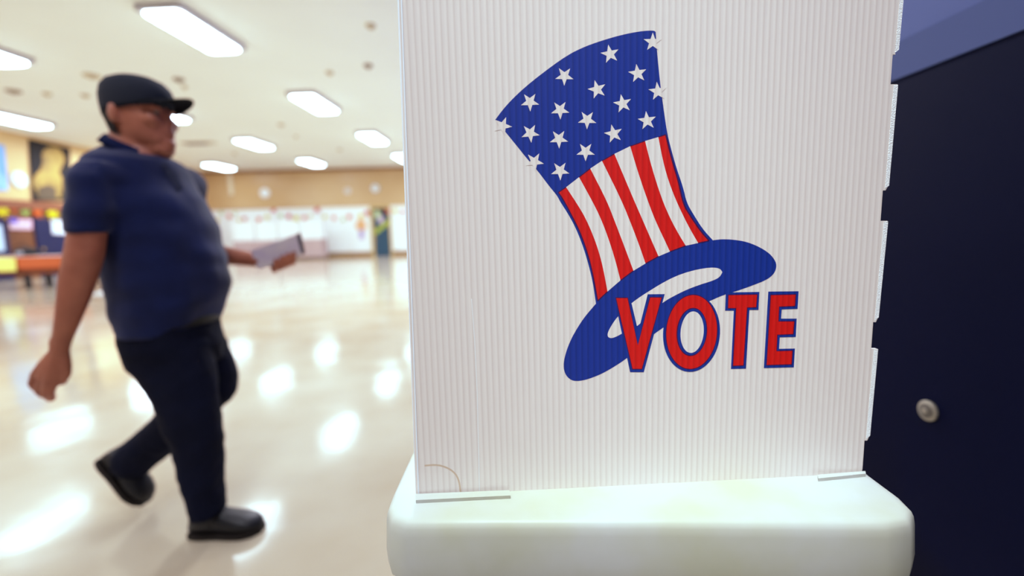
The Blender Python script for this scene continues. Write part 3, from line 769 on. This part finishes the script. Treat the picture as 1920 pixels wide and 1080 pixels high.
# ---- head frame
hs = section(206, 318, 232, CY, .08)
HZ = (ony(312, 284, CY).z, ony(262, 149, CY).z)
HH = HZ[1]-HZ[0]
hx = section(192, 322, 205, CY, .086)[0]+.002
def hp(x, y, f): return V((hx+x, CY+y, HZ[0]+HH*f))
headprof = [(0.0, -.01, .070, .030), (.05, -.04, .092, .052), (.13, -.062, .100, .067), (.22, -.074, .099, .074), (.32, -.082, .098, .077), (.42, -.09, .095, .079), (.5, -.098, .091, .079), (.58, -.100, .091, .079), (.66, -.101, .090, .081), (.76, -.098, .084, .079), (.86, -.086, .070, .070), (.94, -.066, .05, .051), (.985, -.035, .02, .028), (1.0, -.015, .0, .010)]
body = B()
loft(body, [ell(hx+(b_+f_)/2, CY, HZ[0]+HH*fz, (f_-b_)/2, w, 32, 2.25) for fz, b_, f_, w in headprof])
# nose, lips, chin, brow, cheeks, ears
chain(body, [hp(.088, 0, .54), hp(.096, 0, .47), hp(.101, 0, .40)], [.011, .013, .016], 12)
for s in (-1, 1):
    sphere(body, hp(.095, s*.013, .385), .010, 10)
    sphere(body, hp(.068, s*.045, .40), (.03, .028, .028), 14)
    sphere(body, hp(.081, s*.03, .575), (.018, .028, .010), 12)
    er = Matrix.Rotation(math.radians(s*18), 3, 'Z')
    sphere(body, hp(-.022, s*.088, .47), (.021, .009, .036), 16, er)
    sphere(body, hp(-.016, s*.086, .38), (.012, .008, .014), 12)
sphere(body, hp(.096, 0, .32), (.014, .026, .022), 12); sphere(body, hp(.099, 0, .255), (.012, .026, .007), 12); sphere(body, hp(.098, 0, .215), (.012, .023, .008), 12)
sphere(body, hp(.088, 0, .10), (.024, .028, .020), 14)
sphere(body, hp(.045, 0, .02), (.06, .05, .032), 16)           # full under-chin
loft(body, rings_of([section(206, 306, 240, CY, .068), section(204, 305, 262, CY, .070), section(203, 308, 280, CY, .076), section(190, 322, 300, CY, .10)]))
# torso, arms, legs under the clothes
loft(body, rings_of(torso[2:], .018)); loft(body, rings_of(hips, .018)); loft(body, rings_of(leg_r, .018)); loft(body, rings_of(thigh_l, .018))
chain(body, shank, [.062, .058, .05, .042])
loft(body, rings_of(arm, 0, 2.0))
seg_tube(body, V(arm[0][:3]), V((torso[3][0], CY, torso[3][2]-.03)), .035, .05)
# near hand, relaxed and half closed
HY = AY-.03
def hq(x, y, dy=0): return ony(x, y, HY+dy)
chain(body, [hq(113, 640), hq(112, 656)], [.027, .025])
W = hq(111, 657)
mcp = [hq(64, 703, .012), hq(76, 711, .0), hq(89, 716, -.003), hq(102, 713, .004)]
for k, q in enumerate(mcp):
    chain(body, [W+(q-W)*.12, W+(q-W)*.6, q], [.021, .0185, .0125], 12)
sphere(body, hq(100, 682, .004), (.034, .017, .030), 16)
fing = [[(58, 720, .02), (66, 730, .045), (76, 728, .058)], [(70, 733, .012), (79, 742, .04), (90, 737, .056)], [(84, 740, .006), (92, 749, .034), (101, 742, .054)], [(96, 737, .006), (97, 749, .028), (101, 742, .048)]]
for q, fpts in zip(mcp, fing):
    chain(body, [q]+[hq(*f_) for f_ in fpts], [.0115, .0105, .0095, .0085], 12)
chain(body, [W+V((.004, .004, -.01)), hq(122, 682, .008), hq(124, 701, .014), hq(117, 716, .020)], [.020, .0175, .0145, .0115], 12)
# far arm, forearm forward with the papers
sh_l = V((torso[3][0]-.01, LY-.03, torso[3][2])); el_l = ony(352, 468, LY+.02); wr_l = ony(486, 489, LY-.02)
chain(body, [sh_l, (sh_l+el_l)/2, el_l, (el_l*.55+wr_l*.45), wr_l], [.06, .055, .048, .042, .028])
def lh(x, y, Y): return ony(x, y, Y)
PYY = 1.885
chain(body, [wr_l, lh(508, 489, PYY+.032), lh(530, 484, PYY+.03)], [.026, .026, .022], 14)
for k in range(4):
    x = 513+k*11.5; yy = 491-k*4.5
    chain(body, [lh(x-3, yy-3, PYY+.028), lh(x+1, yy+17, PYY+.016), lh(x+3, yy+13, PYY-.018), lh(x+4, yy-5+(2 if k in (0, 3) else 0), PYY-.022)], [.0125, .0115, .011, .0095], 12)
chain(body, [lh(505, 484, PYY+.03), lh(523, 466, PYY+.024), lh(541, 458, PYY+.016)], [.016, .0125, .0095], 12)
me = remesh(body, .0055, 5)
obj('body', me, skin, man, smooth=True)
# eyes, brows
for s in (-1, 1):
    bm = B(); sphere(bm, hp(.0775, s*.031, .505), .0125, 16); e = obj('eye', bm, mat('eye_white', rgb(150, 138, 128), .5), man, smooth=True)
    bm = B(); sphere(bm, hp(.0868, s*.031, .505), .0052, 12); obj('iris', bm, mat('iris_dark', rgb(40, 28, 22), .2), e, smooth=True)
    bm = B(); chain(bm, [hp(.096, s*.014, .585), hp(.096, s*.03, .595), hp(.085, s*.048, .58)], [.0045, .005, .0035], 8); obj('eyebrow', bm, mat('hair_dark', rgb(34, 28, 28), .7), man, smooth=True)
# hair showing below the cap at the back
bm = B()
hr = []
for fz, b_, f_, w in headprof:
    if .10 < fz < .70:
        k = .007 if fz > .2 else .001
        ring = [V((hx+(b_+f_)/2+(f_-b_)/2*math.cos(t_)-.004, CY+(w+k)*math.sin(t_), HZ[0]+HH*fz)) for t_ in [math.radians(106+148*i/20) for i in range(21)]]
        for v in ring: v.x -= k
        hr.append(ring)
loft(bm, hr, cap=False, closed=False)
bmesh.ops.solidify(bm, geom=bm.faces[:], thickness=.006)
obj('hair', fix(bm), MATS['hair_dark'], man, smooth=True)
# cap
capm = mat('cap_black_cloth', rgb(34, 38, 50), .8, .2, bump=.1, bump_scale=300)
bm = B(); rings = []
for fz, b_, f_, w in [(.54, -.097, .094, .083), (.60, -.099, .098, .086), (.68, -.101, .100, .088), (.78, -.101, .099, .088), (.88, -.093, .091, .084), (.96, -.074, .074, .072), (1.005, -.050, .052, .052), (1.028, -.028, .025, .030), (1.034, -.008, .004, .009)]:
    ring = ell(hx+(b_+f_)/2, CY, 0, (f_-b_)/2+.008, w+.008, 40, 2.15)
    for v in ring:
        tilt = (v.x-hx)*.20*max(0, (.9-fz)/.4)
        v.z = HZ[0]+HH*fz + tilt
    rings.append(ring)
loft(bm, rings, cap=True); fix(bm)
cap = obj('cap', bm, capm, man, smooth=True)
bm = B(); brows = []
for i in range(13):
    t_ = math.radians(-62+124*i/12)
    base = V((hx+.095*math.cos(t_), CY+.092*math.sin(t_), 0)); z0 = HZ[0]+HH*.615+.019*math.cos(t_)
    ln = .092*max(0, math.cos(t_*1.35))**.6
    brows.append([base+V((ln*k, -0*k, z0+.008*k-.002*k*k-.036*(math.sin(t_)**2)*k)) for k in (-.05, .25, .5, .75, 1)])
loft(bm, brows, cap=False, closed=False); bmesh.ops.solidify(bm, geom=bm.faces[:], thickness=.004)
obj('brim', fix(bm), mat('cap_brim_black', rgb(18, 20, 28), .7, .2), cap, smooth=True)
bm = B(); sphere(bm, (hx-.011, CY, HZ[0]+HH*1.036), (.009, .009, .005), 12); obj('cap_button', bm, capm, cap, smooth=True)

# polo shirt
sm = B(); loft(sm, rings_of(torso)); loft(sm, rings_of(sleeve, 0, 2.0))
seg_tube(sm, V(sleeve[1][:3])+V((.0, .02, -.02)), V((torso[3][0], CY, torso[3][2]-.03)), .055, .12)
for k_ in (1, 2, 3):
    c_ = V(sleeve[k_][:3]); seg_tube(sm, c_, c_+V((.05, .14, -.01)), .055, .05)
shl = [sh_l+V((0, .02, .0)), (sh_l+el_l)/2+V((-.005, .01, 0))]
chain(sm, [V((torso[3][0], CY+.06, torso[3][2]-.02))]+shl, [.10, .075, .07])
me = remesh(sm, .009, 8); wrinkle(me, .006, 8, (1, 1, .5), 3); wrinkle(me, .013, 4.2, (.6, .8, 1.9), 8)
shirt_m = mat('navy_polo_cloth', rgb(21, 32, 78), .85, .12, col2=rgb(14, 22, 58), noise_scale=6, sheen=.15)
shirt = obj('polo_shirt', me, shirt_m, man, smooth=True)
# collar: a tilted folded band round the neck
pb, pf = ony(204, 256, CY), ony(310, 300, CY)
def cring(shift, a, b, drop):
    out_ = []; c_ = (pb+pf)/2; ax = (pf-pb)/2
    for i in range(36):
        t_ = 2*PI*i/36
        out_.append(c_+ax*(a*math.cos(t_))+V((0, b*math.sin(t_), 0))+V((0, 0, shift+drop*math.cos(t_))))
    return out_
bm = B(); loft(bm, [cring(-.016, .86, .072, 0), cring(.012, .89, .078, 0), cring(.010, .93, .084, 0), cring(-.022, 1.07, .112, -.006)], cap=False)
bmesh.ops.solidify(bm, geom=bm.faces[:], thickness=.003)
obj('collar', fix(bm), mat('collar_navy', rgb(30, 40, 86), .85, .15), shirt, smooth=True)
# button placket down the chest front
from mathutils.bvhtree import BVHTree
off_ = wpos(shirt)
tree_ = BVHTree.FromPolygons([v.co+off_ for v in shirt.data.vertices], [p.vertices[:] for p in shirt.data.polygons])
bm = B(); rows_ = []
for px, py in ((305, 306), (314, 318), (323, 331), (331, 344), (338, 357)):
    pair = []
    for dx in (-5, 6):
        d = ray(px+dx, py-dx*.5).normalized(); h = tree_.ray_cast(O, d)
        pair.append((h[0] if h[0] else ony(px+dx, py, CY-.1)) - d*.003)
    rows_.append(pair)
loft(bm, rows_, cap=False, closed=False); bmesh.ops.solidify(bm, geom=bm.faces[:], thickness=.004)
obj('placket', fix(bm), mat('placket_navy', rgb(20, 26, 58), .85, .15), shirt, smooth=True)

# trousers
tm = B(); loft(tm, rings_of(hips)); loft(tm, rings_of(leg_r)); loft(tm, rings_of(thigh_l))
chain(tm, shank, [.084, .086, .080, .078])
me = remesh(tm, .009, 6); wrinkle(me, .006, 7, (1, 1, .8), 5); wrinkle(me, .004, 14, (1, 1, 1.4), 2)
tr_m = mat('dark_trouser_cloth', rgb(17, 21, 42), .85, .1, col2=rgb(12, 14, 28), noise_scale=5)
tr = obj('trousers', me, tr_m, man, smooth=True)
bm = B(); bl = [ell(c, d, z+dz_, a+.004, b+.004, 32, 2.2) for (c, d, z, a, b) in hips[:1] for dz_ in (-.02, .018)]
loft(bm, bl, cap=False); bmesh.ops.solidify(bm, geom=bm.faces[:], thickness=.003); obj('belt', fix(bm), mat('belt_black', rgb(16, 16, 18), .5), tr, smooth=True)

# shoes
leather = mat('black_leather', rgb(22, 22, 26), .45, .4)
solem = mat('brown_black_sole', rgb(30, 24, 22), .7, .3)
def shoe(origin, fwd, up, L_=.29):
    fwd = V(fwd).normalized(); up = V(up); up = (up-fwd*up.dot(fwd)).normalized(); sd = up.cross(fwd)
    def T(x, y, z): return V(origin)+fwd*(x*L_)+sd*y+up*z
    prof = [(0.0, .026, .06), (.05, .036, .105), (.18, .042, .115), (.32, .043, .112), (.46, .046, .098), (.60, .052, .084), (.75, .055, .074), (.88, .048, .062), (.96, .034, .048), (1.0, .016, .032)]
    bm = B(); rs = []
    for x, w, h in prof:
        r_ = []
        for i in range(20):
            t_ = 2*PI*i/20; c_, s_ = math.cos(t_), math.sin(t_)
            zz = .016+(h-.016)*(.5+.5*math.copysign(abs(s_)**.75, s_)) 
            r_.append(T(x, w*math.copysign(abs(c_)**.75, c_)*(1 if s_ < .2 else 1-.28*s_), zz))
        rs.append(r_)
    loft(bm, rs); fix(bm)
    o = obj('shoe', bm, leather, man, smooth=True)
    sb = B(); ring = []
    n_ = 24
    wf = lambda x: next(w0+(w1-w0)*(x-x0_)/(x1_-x0_) for (x0_, w0, _), (x1_, w1, _) in zip(prof[:-1], prof[1:]) if x0_ <= x <= x1_)
    xs = [k/12 for k in range(13)]
    left_ = [(x*1.02-.01, wf(x)+.005) for x in xs]; poly = left_+[(x, -w) for x, w in reversed(left_)]
    loft(sb, [[T(x, y, -.0) for x, y in poly], [T(x, y, .02) for x, y in poly]]); fix(sb)
    obj('sole', sb, solem, o, autosmooth=40)
    lb = B()
    for k in range(4):
        x = .40+k*.06; h = .108-k*.009
        chain(lb, [T(x, -.022, h-.008), T(x, 0, h+.004), T(x, .022, h-.008)], [.003]*3, 6)
    obj('laces', lb, mat('lace_black', rgb(14, 14, 16), .8), o, smooth=True)
heel = onz(362, 1001, 0); toe = onz(493, 993, 0)
shoe(heel, toe-heel, (0, 0, 1), (toe-heel).length)
h2 = ony(190, 862, TY+.02); t2 = ony(272, 944, TY+.0)
d2 = (t2-h2).normalized(); upv = V((d2.z*-1, 0, d2.x)); upv = upv if upv.x > 0 else -upv
shoe(h2, d2, upv, (t2-h2).length)

# the papers in his far hand
pw = PYY
bm = B(); quad = [(470, 470), (560, 438), (570, 476), (484, 506)]
t = thing('ballot_papers', 'folded lilac grey papers gripped in the walking man\'s raised hand', 'papers', ony(515, 490, pw))
prism(bm, [ony(*q, pw) for q in quad], (0, .005, 0)); obj('front_sheet', bm, mat('lilac_paper', rgb(200, 184, 204), .7, .2, col2=rgb(222, 210, 206), noise_scale=12), t)
bm = B(); prism(bm, [ony(*q, pw+.007) for q in [(474, 470), (563, 436), (572, 474), (488, 505)]], (0, .004, 0)); obj('back_sheet', bm, mat('grey_paper', rgb(120, 108, 112), .7), t)
bm = B(); prism(bm, [ony(*q, pw-.001) for q in [(556, 439.5), (560.5, 438), (570.5, 476), (566, 477.5)]], (0, .004, 0)); obj('dark_binding', bm, mat('binding_dark', rgb(62, 58, 62), .7), t)

# ------------------------------------------------------------------ light, camera, look
w = bpy.data.worlds.new('World'); C.world = w; w.use_nodes = True
bg = w.node_tree.nodes['Background']; bg.inputs[0].default_value = (.85, .95, 1, 1); bg.inputs[1].default_value = .27
cam = bpy.data.cameras.new('Camera'); co = bpy.data.objects.new('Camera', cam); COL.objects.link(co)
M = Matrix((RT, UP, -FW)).transposed().to_4x4(); M.translation = O; co.matrix_world = M
cam.sensor_fit = 'HORIZONTAL'; cam.sensor_width = 36; cam.lens = F/1920*36; cam.clip_start = .02; cam.clip_end = 200
cam.dof.use_dof = True; cam.dof.focus_distance = (pp(1200, 400)-O).dot(FW); cam.dof.aperture_fstop = 1.7
C.camera = co
C.view_settings.view_transform = 'Standard'; C.view_settings.look = 'None'; C.view_settings.exposure = 0
C.cycles.max_bounces = 10; C.cycles.diffuse_bounces = 6; C.cycles.use_denoising = True
C.cycles.sample_clamp_indirect = 8
vs = C.view_settings; vs.use_curve_mapping = True
cm = vs.curve_mapping
cm.curves[0].points.new(.82, .81); cm.curves[0].points[-1].location = (1, .90)
for k in (1, 2): pass
cm.update()
